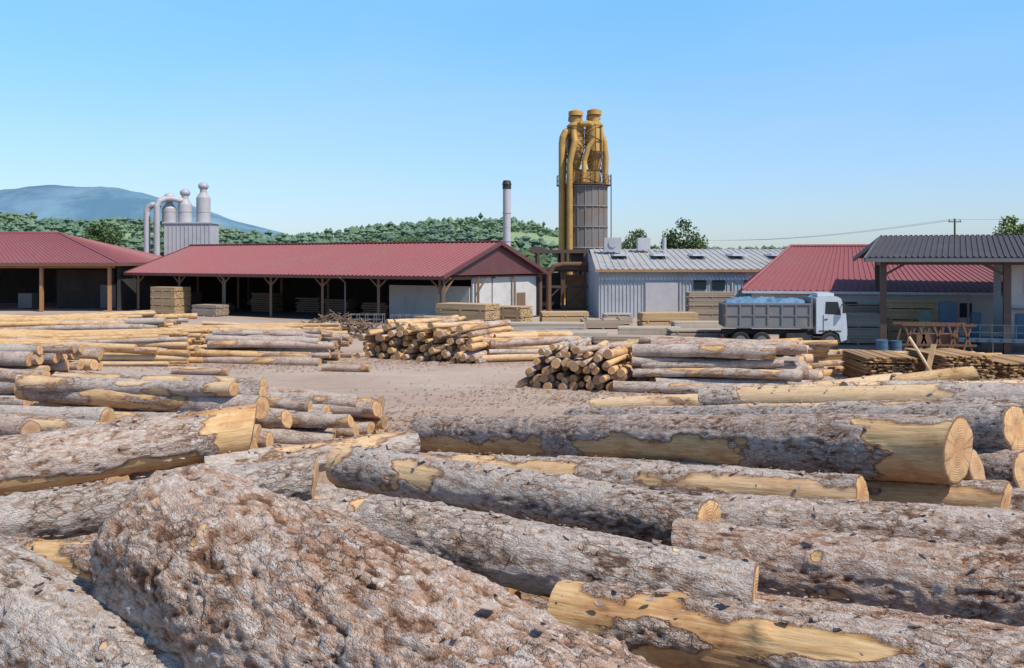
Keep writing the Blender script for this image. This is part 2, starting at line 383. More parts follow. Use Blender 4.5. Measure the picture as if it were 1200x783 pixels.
pine_log((-4.0,6.7,2.98),(-2.3,5.95,3.13),.16,.17,rnd=.85,peel=.45,zones=[(.5,.85,120,230)],res=.016)
pine_log((-5.3,8.2,3.16),(-2.66,9.6,3.36),.27,.265,rnd=.55,zones=[(.0,.95,205,262),(.86,1.1,90,260)],knots=3,bark=.015)
pine_log((-4.6,7.15,3.0),(-1.6,7.6,3.33),.20,.175,rnd=.15,knots=2,bark=.013)
pine_log((-4.3,6.9,2.72),(-1.6,7.0,2.95),.20,.2,rnd=.18)
pine_log((-2.5,6.55,3.12),(-1.06,6.85,3.23),.155,.15,rnd=.5,zones=[(.9,1.1,0,360)],res=.016)
pine_log((-3.0,9.2,3.02),(-1.1,10.3,3.08),.16,.155,rnd=.22,peel=.3)
# loose bark flakes lying on the logs
V=[];F=[];R=[]
for (p0,p1,r0,r1) in FG:
    p0=np.array(p0);p1=np.array(p1);d=p1-p0;L=np.linalg.norm(d);x=d/L;z=np.array([0,0,1.])-x*x[2];z/=np.linalg.norm(z);y=np.cross(z,x)
    for k in range(int(20*L)):
        t=random.uniform(.02,.98);a=math.radians(random.gauss(95,28));r=(r0+(r1-r0)*t)
        sl=abs(random.gauss(.010,.013))+.006; sw=sl*random.uniform(.3,.7); n=7; b=len(V); ph=random.random()*6.3; lift=random.uniform(.0,.008); cu=random.uniform(-.3,.6); rn=random.random()
        pts=[]
        for i in range(n):
            q=i*6.283/n; rr=random.uniform(.5,1.2); uu=sl*rr*math.cos(q);vv=sw*rr*math.sin(q)
            du=uu*math.cos(ph)-vv*math.sin(ph); dv=uu*math.sin(ph)+vv*math.cos(ph); aa=a+dv/r
            pts.append(p0+x*(t*L+du)+(y*math.cos(aa)+z*math.sin(aa))*(r+.010+lift+abs(du)*cu*.4))
        for hh in (0,.004):
            for p in pts: V.append(p+z*hh)
        F.append(tuple(b+n+i for i in range(n))[::-1]); 
        for i in range(n): F.append((b+i,b+(i+1)%n,b+n+(i+1)%n,b+n+i))
        R+=[rn]*(2*n)
def flakem(t):
    r=t.attr('rnd').outputs['Fac']; n=t.noise(t.obj(),60,3,.7)
    k=t.mix(t.ss(r,.1,.6),(.27,.17,.12),(.46,.35,.29)); k=t.mix(t.ss(r,.94,.96),k,(.52,.36,.2)); k=t.mix(t.ss(n.outputs[0],.4,.7,0,.4),k,(.14,.08,.06)); t.l(k,t.b.inputs['Base Color'])
mkmesh('loose_bark_flakes',V,F,simple('bark_flake',flakem),None,False,None,{'rnd':R})
gs=[]
def under(xa,xb,y0,y1,zs,r=.23,slope=-.35,det=0):
    for z in zs:
        y=y0+random.uniform(0,.2)
        while y<y1:
            x=xa
            while x<xb:
                L=min(random.uniform(3.4,4.6),max(2.2,xb-x+.5)); sl=slope+random.uniform(-.09,.09)
                rr=r*random.uniform(.72,1.1)
                gs.append(log_geo((x,y+(-sl)*L/2,z+random.uniform(-.07,.03)),(x+L*.94,y+sl*L/2,z+random.uniform(-.05,.07)),rr,rr*.9,26 if det else 14,36 if det else 6,det,random.choice([.0,.2,.35,.5]),rnd=random.random()))
                x+=L*.97
            y+=2.1*r
under(-7.5,6,1.5,9.6,[2.58],det=1)
under(-8,8,1.2,10.2,[.24,.68,1.12,1.58,2.06])
under(-2.4,1.8,10.6,13.6,[.24,.7,1.15,1.6]); under(-2.2,1.8,10.6,13.0,[2.05],det=1)
under(1.8,11,11.5,18.5,[2.2],slope=-.3,det=1)
under(1.5,11,11.3,19.5,[.24,.7,1.2,1.7],slope=-.3)
logs_object('log_stack',gs)

# ---------------- mid-distance piles
a1=math.atan2(-.27,.96)
pile('log_pile',-8.6,21.9,a1,3.2,5,.24,6.0,.5,.3,26,36,1,.35,3)
pile('log_pile',-6.9,25.6,a1+.05,4.6,3,.24,6.0,.35,.6,24,28,1,.4,3)
pile('log_pile',-9.6,16.6,a1-.1,4.0,5,.26,6.2,.3,.4,26,36,1,.3,3)
pile('log_pile',-19.,34.5,a1+.02,5.,4,.25,6.4,.35,.5,18,14,1,.35,5)
pile('log_pile',-23.5,48.5,-.03,8.,4,.16,14.,.9,1.2,12,10,0,.42,16,sj=.12)
pile('log_pile',-29,56,.06,8.,5,.17,15.,.9,1.2,12,10,0,.4,14,sj=.12)
pile('log_pile',-15.,54.5,-.12,5.,4,.16,9.,.9,.8,12,8,0,.4,8,sj=.2)
pile('log_pile',-11.9,47.4,-.15,4.4,4,.19,6.2,.3,.5,14,10,0,.38,5)
ax=math.radians(62)
pile('log_pile',-3.6,49.4,ax,7.4,6,.17,5.2,.55,.3,16,6,0,.55,5)
pile('log_pile',.6,48.6,math.radians(14),4.4,4,.16,5.2,.8,.5,12,6,0,.4,6)
pile('log_pile',3.1,38.6,math.radians(70),4.8,5,.17,4.5,.4,.3,16,6,0,.55,5)
pile('log_pile',8.1,37.3,math.radians(-9),3.6,4,.24,6.4,.1,.6,22,26,1,.4,4,sj=.16)
pile('log_pile',9.4,41.0,math.radians(6),4,4,.19,7.5,.6,.9,14,8,0,.45,6)
logs_object('fallen_logs',[log_geo((-8.6,42.6,.2),(-6.4,42.2,.2),.17,.16,14,8,0,.4),log_geo((3.9,36.1,.22),(8.2,34.9,.22),.22,.2,20,14,1,.3),log_geo((-15,41.5,.2),(-12.4,41.0,.2),.17,.15,14,8,0,.5),log_geo((-13,31.0,.2),(-9.6,30.2,.2),.17,.15,14,8,0,.7)])

# ---------------- lumber stacks
def lumber(x,y,rz,L,W,H,mat='plank',th=.05,bw=.14,gap=.012,ragged=.04,name='lumber_stack'):
    g=G(); z=.12; cs,sn=math.cos(rz),math.sin(rz)
    def at(a,b): return (x+a*cs-b*sn,y+a*sn+b*cs)
    for k in range(3):
        p=at((k-1)*L*.4,0); g.box((p[0],p[1],.06),(.1,W,.12),rz)
    lay=0
    while z<H:
        nb=int(W/bw)
        for i in range(nb):
            o=random.uniform(-ragged,ragged); p=at(o,(i-(nb-1)/2)*bw)
            g.box((p[0],p[1],z+th/2),(L*random.uniform(1-ragged*.6,1),bw-.012,th),rz+random.uniform(-.2,.2)*ragged)
        z+=th+gap; lay+=1
        if lay%10==0:
            for k in range(3):
                p=at((k-1)*L*.4,0); g.box((p[0],p[1],z+.03),(.08,W*1.02,.06),rz)
            z+=.062
    return g.make(name,M[mat])
lumber(-3.2,68.,-.5,4.2,2.2,1.9); lumber(-.2,70.5,-.5,3.,2,1.6)
lumber(-5.6,66,-.45,2.2,1.6,1.1,'plankg')
lumber(-32.,88,-.5,3.2,2,2.5); lumber(-27,84,-.5,3,1.6,1.,'plankg')
lumber(4.0,72,.1,3.6,1.6,1.1); lumber(6.6,69,.05,3.,1.6,.8,'plankg')
lumber(8.2,73,.0,2.2,1.6,.9,'pale'); lumber(11,66.5,.1,4,1.8,1.3,'plank')
lumber(12.3,62,.05,3.4,1.5,.95,'pale',.1,.2); lumber(15.6,74,.0,3.6,1.6,2.5,'plankg')
lumber(3.2,57,-.08,5.2,1.8,.65,'pale',.14,.25); lumber(2.2,60.5,-.1,5.,1.8,.9,'pale',.14,.25)
lumber(7.2,56,-.15,4.6,1.8,.5,'plankg'); lumber(8.8,60,-.1,4,1.7,.75,'pale',.1,.2)
lumber(9.2,52.5,-.1,5.5,2,.55,'plank'); lumber(11.5,56.5,.0,4.2,2,.9,'plankg')
lumber(14.5,48.2,-.1,4.2,1.4,.4,'plankg')
lumber(20.6,56.6,.0,3.2,1.6,1.75,'pale',.08,.2); lumber(24.2,57.2,-.2,3.0,1.6,2.6); lumber(22.8,61.,-.2,2.6,1.6,2.2,'plankg')
for i,(x,y) in enumerate(((15.4,39.5),(18.0,38.7),(20.6,38.8),(23.4,39.3))):
    lumber(x,y,math.radians(90+random.uniform(-10,10)),3.4,2.2,[1.15,1.3,1.0,1.25][i],'slab',.045,.17,.03,.16,'slab_bundle')
lumber(14.0,43,.1,4.6,1.8,.8,'slab',.05,.16,.03,.12,'slab_bundle')
pile('log_pile',17.5,43.5,0.05,3,2,.18,9,.6,.6,14,8,0,.3,5)
g=G(); g.beam((16.9,37.0,.1),(15.9,37.6,2.0),.3,.06); g.beam((16.2,36.9,.1),(16.9,37.6,1.7),.2,.05); g.make('leaning_slab',M['plank'])

# ---------------- ground
def yardm(t):
    o=t.obj(); a=t.noise(o,.09,4,.6); b=t.noise(o,.9,4,.7); c=t.noise(o,11,3,.75)
    st=t.vmath('MULTIPLY',o,(.05,.6,1)); tr=t.noise(st,2.2,4,.6,.6)
    k=t.mix(t.ss(a.outputs[0],.38,.62),(.35,.25,.195),(.42,.325,.265))
    k=t.mix(t.ss(b.outputs[0],.5,.72,0,.45),k,(.28,.18,.135))
    k=t.mix(t.ss(tr.outputs[0],.48,.68,0,.5),k,(.46,.375,.315))
    k=t.mix(t.ss(c.outputs[0],.52,.8,0,.35),k,(.22,.15,.115))
    sp=t.n('ShaderNodeSeparateXYZ'); t.l(o,sp.inputs[0])
    near=t.ss(t.math('ADD',sp.outputs[1],t.math('MULTIPLY',b.outputs[0],12.)),43,29)
    k=t.mix(t.math('MULTIPLY',near,.55),k,(.31,.165,.10))
    t.l(k,t.b.inputs['Base Color']); t.b.inputs['Roughness'].default_value=.95
    t.bump(t.math('ADD',b.outputs[0],t.math('MULTIPLY',c.outputs[0],.25)),.35,.05)
def fieldm(t):
    o=t.obj(); a=t.noise(o,.01,4); b=t.noise(o,.3,3)
    k=t.mix(t.ss(a.outputs[0],.4,.6),(.10,.15,.04),(.17,.19,.07)); k=t.mix(t.ss(b.outputs[0],.4,.7,0,.4),k,(.05,.08,.02)); t.l(k,t.b.inputs['Base Color'])
mkmesh('ground',[(-9000,-3000,0),(9000,-3000,0),(9000,9000,0),(-9000,9000,0)],[(0,1,2,3)],simple('field_grass',fieldm))
N=140; xs=np.linspace(-85,85,N); ys=np.linspace(-15,112,N); X,Y=np.meshgrid(xs,ys,indexing='ij')
P=np.stack([X.ravel(),Y.ravel(),np.zeros(N*N)],1); P[:,2]=np.maximum(.03+.025*fbm(P*.3,3),.006)
idx=np.arange(N*N).reshape(N,N); F=np.stack([idx[:-1,:-1],idx[1:,:-1],idx[1:,1:],idx[:-1,1:]],-1).reshape(-1,4)
mkmesh('gravel_yard',P,F,simple('gravel',yardm),None,True)
def litter(name,regions,mat,size=(.02,.09)):
    V=[];F=[];
    for (cx,cy,sx,sy,n) in regions:
        for i in range(n):
            x=random.gauss(cx,sx);y=random.gauss(cy,sy);s=random.uniform(*size);a=random.random()*6.3;e=random.uniform(.25,.8);h=random.uniform(.0,.04)
            b=len(V);c,q=math.cos(a)*s,math.sin(a)*s
            V+=[(x-c,y-q,.06),(x-q*e,y+c*e,.06+h),(x+c,y+q,.062+h*.6),(x+q*e,y-c*e,.06)]
            F.append((b,b+1,b+2,b+3))
    return mkmesh(name,V,F,mat)
litter('bark_litter',[(-5,28,2.5,2,2600),(0,22,4,3,1500),(2,35,3,2,1400),(8,33.5,3,1.2,1500),(-5,46,4,1.0,1200),(-12,44,4,1.2,1000),(-12,30,4,3,1200)],
       simple('bark_litter',lambda t:(t.l(t.mix(t.noise(t.obj(),3,3).outputs[0],(.12,.06,.035),(.36,.22,.13)),t.b.inputs['Base Color']))))

# ---------------- main red-roofed open shed
up=Vector((0,0,1))
sh=empty('open_timber_shed')
A=Vector((-38,92,0));B=Vector((-5.2,71,0)); d=(B-A).normalized(); q=Vector((-d.y,d.x,0)); 
if q.y<0:q=-q
W=16.; L=(B-A).length
g=G(); g.sheet(A+up*3.8,B+up*3.8,A+q*8+up*6.55,B+q*8+up*6.55,.45,.05); g.sheet(B+q*W+up*3.8,A+q*W+up*3.8,B+q*8+up*6.55,A+q*8+up*6.55,.45,.05)
g.beam(A+q*8+up*6.62-d*.1,B+q*8+up*6.62+d*.1,.5,.1)
g.make('roof',M['red'],sh)
g=G(); i0=B-d*.35
g.add([i0+q*.5+up*3.85,i0+q*(W-.5)+up*3.85,i0+q*8+up*6.4],[(0,1,2)]); i1=A+d*.4
g.add([i1+q*.5+up*3.85,i1+q*8+up*6.4,i1+q*(W-.5)+up*3.85],[(0,1,2)])
for s,e in((0,8),(W,8)): g.beam(B+q*s+up*3.72+d*.04,B+q*e+up*6.47+d*.04,.06,.3); g.beam(A+q*s+up*3.72-d*.04,A+q*e+up*6.47-d*.04,.06,.3)
g.beam(A-q*.04+up*3.68,B-q*.04+up*3.68,.1,.22); g.make('fascia',M['maroon'],sh)
g=G()
for k in range(7):
    p=A+d*(1+k*(L-2)/6)+q*.9; g.box((p.x,p.y,1.8),(.2,.2,3.6),0)
    for s in(-1,1): g.beam(p+up*2.8,p+d*s*1.0+up*3.65,.1)
    p2=p+q*7.1; g.box((p2.x,p2.y,3),(.22,.22,6),0)
    g.beam(p+up*3.6,p+q*14.2+up*3.6,.15,.25)
for s in (.9,W/2,W-.9): g.beam(A+q*s+up*3.62+d*.5,B+q*s+up*3.62-d*.5,.16,.22)
for s in(.9,5.5,11,W-.6):
    p=B-d*.6+q*s; g.box((p.x,p.y,1.85),(.2,.2,3.7),0)
for s in(.9,5.5): 
    p=B-d*.6+q*s; g.beam(p+up*2.5,p+q*1.2+up*3.6,.12)
g.make('posts',M['timber'],sh)
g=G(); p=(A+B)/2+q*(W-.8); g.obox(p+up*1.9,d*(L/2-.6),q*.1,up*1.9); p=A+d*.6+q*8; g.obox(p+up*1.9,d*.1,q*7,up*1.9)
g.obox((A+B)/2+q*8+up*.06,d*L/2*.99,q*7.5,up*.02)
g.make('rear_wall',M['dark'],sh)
g=G(); p=B-d*1.0+q*10.2; g.obox(p+up*1.8,d*.08,q*5.0,up*1.8); p=B-d*5.4+q*5.2; g.obox(p+up*1.45,d*4.2,q*.08,up*1.45); g.make('block_wall',M['white'],sh)
g=G()
p=B-d*.9+q*12.5; g.obox(p+up*1.1,d*.03,q*.7,up*1.1)
for k in range(6):
    c=A+d*(4+k*4.6)+q*random.uniform(4,8); 
    for j in range(random.randint(4,9)): g.box((c.x+random.uniform(-.1,.1),c.y,.2+j*.2),(random.uniform(2.2,3),1.4,.14),-.5)
g.make('stored_timber',M['timber'],sh)
g=G(); g.path([A+up*3.62-q*.12+d*14,A+up*3.2+q*.5+d*14,A+up*.1+q*.5+d*14],.06,8); g.path([B+up*3.62-q*.12-d*10.4,B+up*3.2+q*.5-d*10.4,B+up*.1+q*.5-d*10.4],.06,8); g.make('downpipes',M['steel'],sh)

# ---------------- left shed (hipped)
ls=empty('hipped_roof_shed')
g=G(); zE,zR=4.75,7.9
g.sheet((-75,90,zE),(-37.8,90,zE),(-75,100,zR),(-48.3,100,zR),.45,.05)
g.sheet((-37.8,90,zE),(-37.8,110,zE),(-48.3,100,zR),(-48.28,100.02,zR),.45,.05)
g.sheet((-37.8,110,zE),(-75,110,zE),(-48.3,100,zR),(-75,100,zR),.45,.05)
g.tube((-75,100,zR+.05),(-48.3,100,zR+.05),.12); g.tube((-48.3,100,zR+.05),(-37.8,90,zE+.06),.1,n=8)
g.make('roof',M['red'],ls)
g=G(); g.beam((-75,89.95,zE-.14),(-37.8,89.95,zE-.14),.12,.3); g.beam((-37.75,89.9,zE-.14),(-37.75,110,zE-.14),.12,.3); g.make('gutter_board',M['rust'],ls)
g=G()
for x in (-70,-64,-57.5,-45.6,-39.): g.box((x,91,2.35),(.3,.3,4.6),0)
g.box((-51.5,91,2.35),(.3,.3,4.6)); g.beam((-75,91,4.4),(-38.5,91,4.4),.18,.3); g.make('posts',M['orange'],ls)
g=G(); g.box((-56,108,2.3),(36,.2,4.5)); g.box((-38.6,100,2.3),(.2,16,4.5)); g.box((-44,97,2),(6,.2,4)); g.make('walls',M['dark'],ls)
g=G(); g.box((-55,98,1.2),(2.4,1.2,2.2)); g.box((-49.5,96,.9),(1.4,1.2,1.5));g.box((-41.5,96.5,1.3),(1.6,.1,2.4)); g.make('machine_cabinets',M['steel'],ls)
an=empty('low_annex_building')
g=G(); g.box((-40,113,2.75),(26,8,5.5)); g.make('walls',M['brown'],an); g=G(); g.box((-40,113,5.72),(27,9,.4)); g.make('roof_fascia',M['maroon'],an)

# ---------------- silver dust extractor
dx=empty('dust_extractor')
g=G()
for i,x in enumerate((-39.8,-38.1,-36.1)):
    zt=[11.6,12.1,12.9][i]; y=109+i*.4
    g.tube((x,y,9.),(x,y,zt-.6),.8,n=20); g.tube((x,y,zt-.6),(x,y,zt),.8,.4,20); g.tube((x,y,zt),(x,y,zt+.4),.4,n=12); g.sph((x,y,zt+.75),.6,16,10,.8)
    for z in(9.4,10.6): g.tube((x,y,z),(x,y,z+.08),.84,n=20)
g.box((-37.4,109.6,7.),(5.4,3,4.4)); 
for k in range(12): g.box((-40+k*.47,108.06,7.),(.05,.06,4.3))
g.box((-37.4,109.6,9.3),(5.7,3.3,.15)); g.tube((-39,109.6,4.9),(-39,109.6,1),1,.4); g.tube((-36.4,109.6,4.9),(-36.4,109.6,1),1,.4)
for x in(-40,-35.2):
    for y in(108.2,111): g.box((x,y,2.5),(.2,.2,5))
g.make('cyclones',M['silver'],dx)
g=G(); g.path([(-42,108,1),(-42,108,10.6),(-41.8,108,11.1),(-41.4,108,11.35),(-40.6,108.4,11.4)],.36,14); g.path([(-40.6,107.3,4),(-40.6,107.3,11.2),(-40.4,107.5,11.75),(-39.9,107.9,12.05),(-39.2,108.3,12.1),(-38.3,109,11.9)],.34,14); g.make('ducts',M['silver'],dx)

# ---------------- chimney
ch=empty('steel_chimney')
g=G(); g.tube((-.55,100,0),(-.55,100,12.6),.42,n=20); 
for z in(4,7,10): g.tube((-.55,100,z),(-.55,100,z+.1),.47,n=20)
g.make('flue',M['silver'],ch)
g=G(); g.tube((-.55,100,12.6),(-.55,100,13.0),.46,n=20); g.tube((-.55,100,13.05),(-.55,100,13.5),.52,.38,n=20); g.make('cowl',M['black'],ch)

# ---------------- tower: silo + yellow cyclones
tw=empty('sawdust_silo_tower'); cx,cy=8.4,110
g=G(); g.tube((cx,cy,4),(cx,cy,13.6),2.7,n=40); g.tube((cx,cy,13.6),(cx,cy,14.2),2.7,1.2,40); g.tube((cx,cy,4),(cx,cy,1.5),2.7,.6,40)
g.make('silo',M['silo'],tw)
g=G()
for k in range(20):
    a=k*math.pi/10; g.beam((cx+2.74*math.cos(a),cy+2.74*math.sin(a),4),(cx+2.74*math.cos(a),cy+2.74*math.sin(a),13.6),.1,.1)
for z in(4,6.4,8.8,11.2,13.5): g.tube((cx,cy,z),(cx,cy,z+.12),2.85,n=40)
g.make('silo_ribs',M['siloribs'],tw)
g=G()
for k in range(8):
    a=k*math.pi/4+.3; g.beam((cx+2.5*math.cos(a),cy+2.5*math.sin(a),0),(cx+2.6*math.cos(a),cy+2.6*math.sin(a),4.2),.25)
    b=a+math.pi/4; g.beam((cx+2.5*math.cos(a),cy+2.5*math.sin(a),.3),(cx+2.5*math.cos(b),cy+2.5*math.sin(b),4),.12)
g.tube((cx,cy,13.7),(cx,cy,13.78),3.2,n=32)
for k in range(24):
    a=k*math.pi/12; p=Vector((cx+3.15*math.cos(a),cy+3.15*math.sin(a),13.75)); b=a+math.pi/12; p2=Vector((cx+3.15*math.cos(b),cy+3.15*math.sin(b),13.75))
    g.beam(p,p+up*1.1,.05)
    for h in(.55,1.1): g.beam(p+up*h,p2+up*h,.05)
for s in(-.25,.25): g.beam((cx+3.15,cy-.6+s,1),(cx+3.15,cy-.6+s,15),.06)
for k in range(40): g.beam((cx+3.15,cy-.85,1.2+k*.34),(cx+3.15,cy-.35,1.2+k*.34),.04)
for sx in(-2.1,2.1):
    for sy in(-2.1,2.1): g.beam((cx+sx,cy+sy,13.6),(cx+sx*.85,cy+sy*.85,20.6),.16)
for z in(15.4,17.2,18.8,20.5):
    s=2.1-(z-13.6)/6.8*.32
    for a,b in(((-s,-s),(s,-s)),((s,-s),(s,s)),((s,s),(-s,s)),((-s,s),(-s,-s))):
        g.beam((cx+a[0],cy+a[1],z),(cx+b[0],cy+b[1],z),.12)
for z0,z1 in((13.7,15.4),(15.4,17.2),(17.2,18.8),(18.8,20.5)):
    for s in(-1,1): g.beam((cx-1.9*s,cy-2.0,z0),(cx+1.9*s,cy-1.95,z1),.08); g.beam((cx+1.95,cy-1.9*s,z0),(cx+1.95,cy+1.9*s,z1),.08)
for s in(-.2,.2): g.beam((cx+1.2,cy-2.3+s,13.7),(cx+1.2,cy-2.2+s,20.6),.05)
for k in range(20): g.beam((cx+1.2,cy-2.5,13.9+k*.34),(cx+1.2,cy-2.1,13.9+k*.34),.04)
g.make('steel_frame',M['rust'],tw)
g=G()
for i,(ox,oy,zt) in enumerate(((-1.0,-1.,21.5),(1.15,-1.,21.6),(-.9,1.2,21.2),(1.25,1.2,21.4))):
    x,y=cx+ox,cy+oy; zb=18.0 if i%2==0 else 17.6
    g.tube((x,y,zb),(x,y,zt-.9),1.02,n=22); g.tube((x,y,zb),(x,y,zb-3.4),1.02,.25,22); g.tube((x,y,zb-3.4),(x,y,13.8),.25,n=10)
    g.tube((x,y,zt-.9),(x,y,zt-.5),1.02,.6,22); g.tube((x,y,zt-.5),(x,y,zt+.15),.6,n=16); g.tube((x,y,zt+.25),(x,y,zt+.75),.85,.85,18); g.tube((x,y,zt+.75),(x,y,zt+1.),.85,.25,18)
    for z in(zb,zt-1.0,zb+1.1): g.tube((x,y,z),(x,y,z+.1),1.07,n=22)
g.path([(cx-2.6,cy-1.6,0),(cx-2.6,cy-1.6,18.4),(cx-2.5,cy-1.6,19.2),(cx-2.2,cy-1.5,19.8),(cx-1.7,cy-1.3,20.1)],.42,16)
g.path([(cx-1.8,cy-2.6,2),(cx-1.8,cy-2.6,16.),(cx-1.5,cy-2.5,17.4),(cx-1.2,cy-2.4,18.6),(cx-1.3,cy-2.1,19.9)],.36,14)
g.path([(cx+2.4,cy-1.,13.8),(cx+2.5,cy-1.,17.0),(cx+2.3,cy-1.,18.8),(cx+1.9,cy-1.,19.8)],.34,12)
g.path([(cx-.2,cy-2.6,14),(cx-.1,cy-2.5,16.4),(cx+.3,cy-2.4,17.8),(cx+.9,cy-2.2,18.8)],.3,12)
g.path([(cx-1.,cy-1.2,20.4),(cx-.4,cy-2.1,20.7),(cx+.5,cy-2.1,20.7),(cx+1.15,cy-1.2,20.4)],.34,12)
g.box((cx+.2,cy-1.2,14.7),(3.0,1.6,1.5))
g.make('yellow_cyclones',M['yellow'],tw)
bg=empty('boiler_house_frame')
g=G(); g.box((6.2,96.5,5.9),(8.4,6,.35)); g.box((5.6,93.,4.2),(6,2.,.25)); g.box((7.4,96,4.9),(3,3,1.6)); g.box((2.6,96.5,6.2),(1.6,2,.3)); g.make('roof',M['brown'],bg)
g=G()
for x in(2.6,5,7.2,9.6):
    for y in(92.6,99): g.box((x,y,2.9),(.28,.28,5.7))
for z in(2.4,4.):g.beam((2.6,92.6,z),(9.6,92.6,z),.2,.25)
for x in(2.6,5,7.2): g.beam((x,92.6,.2),(x+2.2,92.6,2.4),.12)
g.make('columns',M['brown'],bg)
g=G(); g.box((7.6,97,1.8),(4,3,3.4)); g.make('boiler',M['orange'],bg)
g=G(); g.path([(3.6,92,0),(3.6,92,3.6),(4.1,92,4.4),(5,92,4.6),(8,92,4.6)],.26,12); g.make('flue_pipe',M['rust'],bg)
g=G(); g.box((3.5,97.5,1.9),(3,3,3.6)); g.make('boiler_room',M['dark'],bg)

# ---------------- grey-white hall
hl=empty('industrial_hall')
g=G(); g.box((17.5,90,2.0),(20,18,4.0)); g.make('walls',M['cream'],hl)
g=G(); 
for k in range(62): g.box((7.7+k*.32,80.96,2.1),(.05,.06,3.8))
g.make('cladding_ribs',M['cream'],hl)
g=G(); g.sheet((7.2,80.6,4.25),(28,80.6,4.25),(7.6,92,6.1),(27.5,92,6.1),.6,.06); g.sheet((28,103,4.2),(7.2,103,4.2),(27.5,92,6.1),(7.6,92,6.1),.6,.06)
g.make('roof',M['zinc'],hl)
g=G()
for k in range(5): g.box((10+k*3.6,87,5.5),(1.4,3,.18))
g.make('rooflights',M['cabw'],hl)
g=G(); g.beam((7.1,80.5,4.12),(28,80.5,4.12),.15,.22); g.make('eave_trim',M['orange'],hl)
g=G(); g.add([(7.48,81,4.),(7.48,103,4.),(7.48,92,5.95)],[(0,1,2)]); g.make('gable',M['cream'],hl)
g=G()
for x in(14.5,19): g.box((x,80.93,1.6),(.12,.1,3.2))
g.box((12.9,80.9,1.55),(2.8,.08,3.1)); g.make('sliding_doors',M['silver'],hl)
g=G(); 
for x in(16.2,17.8,20.6,22.4): g.box((x,80.9,2.9),(1.1,.08,.8))
g.make('windows',M['glass'],hl)
g=G(); g.box((9.5,89,6.5),(1.6,1,1.3)); g.tube((9.5,88.4,6.6),(9.5,88.48,6.6),.4); g.box((12.6,90,6.6),(1.2,1,1.1)); g.tube((14.6,90,6),(14.6,90,7.2),.2); g.make('roof_vents',M['silver'],hl)
# ---------------- right red-roofed building (local frame)
rb=empty('red_roof_warehouse',(15.2,62,0),math.radians(-14.5))
g=G(); e=3.05; r=6.05
g.sheet((0,0,e),(18,0,e),(3.4,10,r),(14.6,10,r),.4,.05)
g.sheet((0,20,e),(0,0,e),(3.4,10.02,r),(3.4,10,r),.4,.05)
g.sheet((18,0,e),(18,20,e),(14.6,10,r),(14.6,10.02,r),.4,.05)
g.sheet((18,20,e),(0,20,e),(14.6,10,r),(3.4,10,r),.4,.05)
g.tube((3.4,10,r+.06),(14.6,10,r+.06),.12,n=8); g.tube((0,0,e+.06),(3.4,10,r+.06),.1,n=8); g.tube((18,0,e+.06),(14.6,10,r+.06),.1,n=8)
g.make('roof',M['red'],rb)
g=G(); g.box((9,10,1.48),(16.8,19,2.96)); g.make('walls',M['white'],rb)
g=G(); 
for x in(3,6.4,9.8,13.2): g.box((x,.46,1.9),(1.6,.08,.9))
g.make('windows',M['glass'],rb)
g=G()
for x in(3,6.4,9.8,13.2): g.box((x,.44,1.4),(1.7,.14,.06)); g.box((x,.42,1.9),(.06,.06,.9))
g.beam((0,-.05,e-.1),(18,-.05,e-.1),.12,.16); g.make('window_frames',M['cabw'],rb)
# ---------------- right shelter with cabin (rotated about its front-left corner)
O=Vector((19.5,51.5,0)); rz=math.radians(-17); Rm=Matrix.Rotation(rz,3,'Z')
rs=empty('loading_shelter',O-Rm@O,rz)
g=G(); g.sheet((19.4,51.5,5.2),(34,51.5,5.2),(20.6,57,6.5),(34,57,6.5),.3,.06); g.sheet((34,62.5,5.2),(19.4,62.5,5.2),(34,57,6.5),(20.6,57,6.5),.3,.06)
g.make('roof',M['slate'],rs)
g=G(); g.beam((19.4,51.45,5.06),(34,51.45,5.06),.1,.2); g.beam((19.35,51.4,5.08),(20.55,57,6.35),.1,.25);g.beam((19.35,62.5,5.08),(20.55,57,6.35),.1,.25); g.make('fascia',M['steel'],rs)
g=G()
for x,y in((20.4,52.6),(20.8,61.8),(26.6,52.6),(28,61.8)): g.box((x,y,2.5),(.34,.34,5))
g.beam((20.4,52.6,4.95),(34,52.6,4.95),.2,.3); g.beam((20.4,52.6,4.9),(20.8,61.8,4.9),.2,.3)
for x in(24.3,): g.box((x,53.2,1.6),(.1,.1,3.2)); g.box((x+.5,53.2,1.6),(.1,.1,3.2))
g.beam((20.4,52.6,4.2),(21.5,52.6,4.85),.12); g.beam((26.6,52.6,4.2),(25.5,52.6,4.85),.12)
g.make('columns',M['brown'],rs)
g=G(); g.box((30.2,56,2.9),(6.4,5,4.2)); g.make('cabin_walls',M['white'],rs)
g=G(); g.box((28.6,53.46,3.7),(1.9,.08,1.5)); g.box((26.97,55,3.7),(.08,1.8,1.4)); g.box((31.4,53.46,3.7),(1.8,.08,1.5)); g.make('cabin_windows',M['glass'],rs)
g=G(); g.box((28.8,53.42,1.5),(3.2,.14,1.3)); g.box((26.,53.,.75),(4.2,2.2,.16)); 
for k in range(8): g.beam((24+k*.58,51.85,.8),(24+k*.58,51.85,1.6),.04)
for z in(1.2,1.6): g.beam((24.,51.85,z),(28.1,51.85,z),.04)
for x in(24.1,27.7): g.box((x,52.2,.36),(.15,.15,.7)); 
g.box((24.,54.5,1.5),(1.,.8,2.4)); g.box((25.4,54.6,1.2),(.5,.5,1.8)); g.make('blue_conveyor_platform',M['blue'],rs)
g=G(); g.box((28.6,53.3,2.4),(3.6,.3,.1)); g.make('sill',M['steel'],rs)
sm=empty('log_saw_machine',(22.9,51.6,0),math.radians(-17))
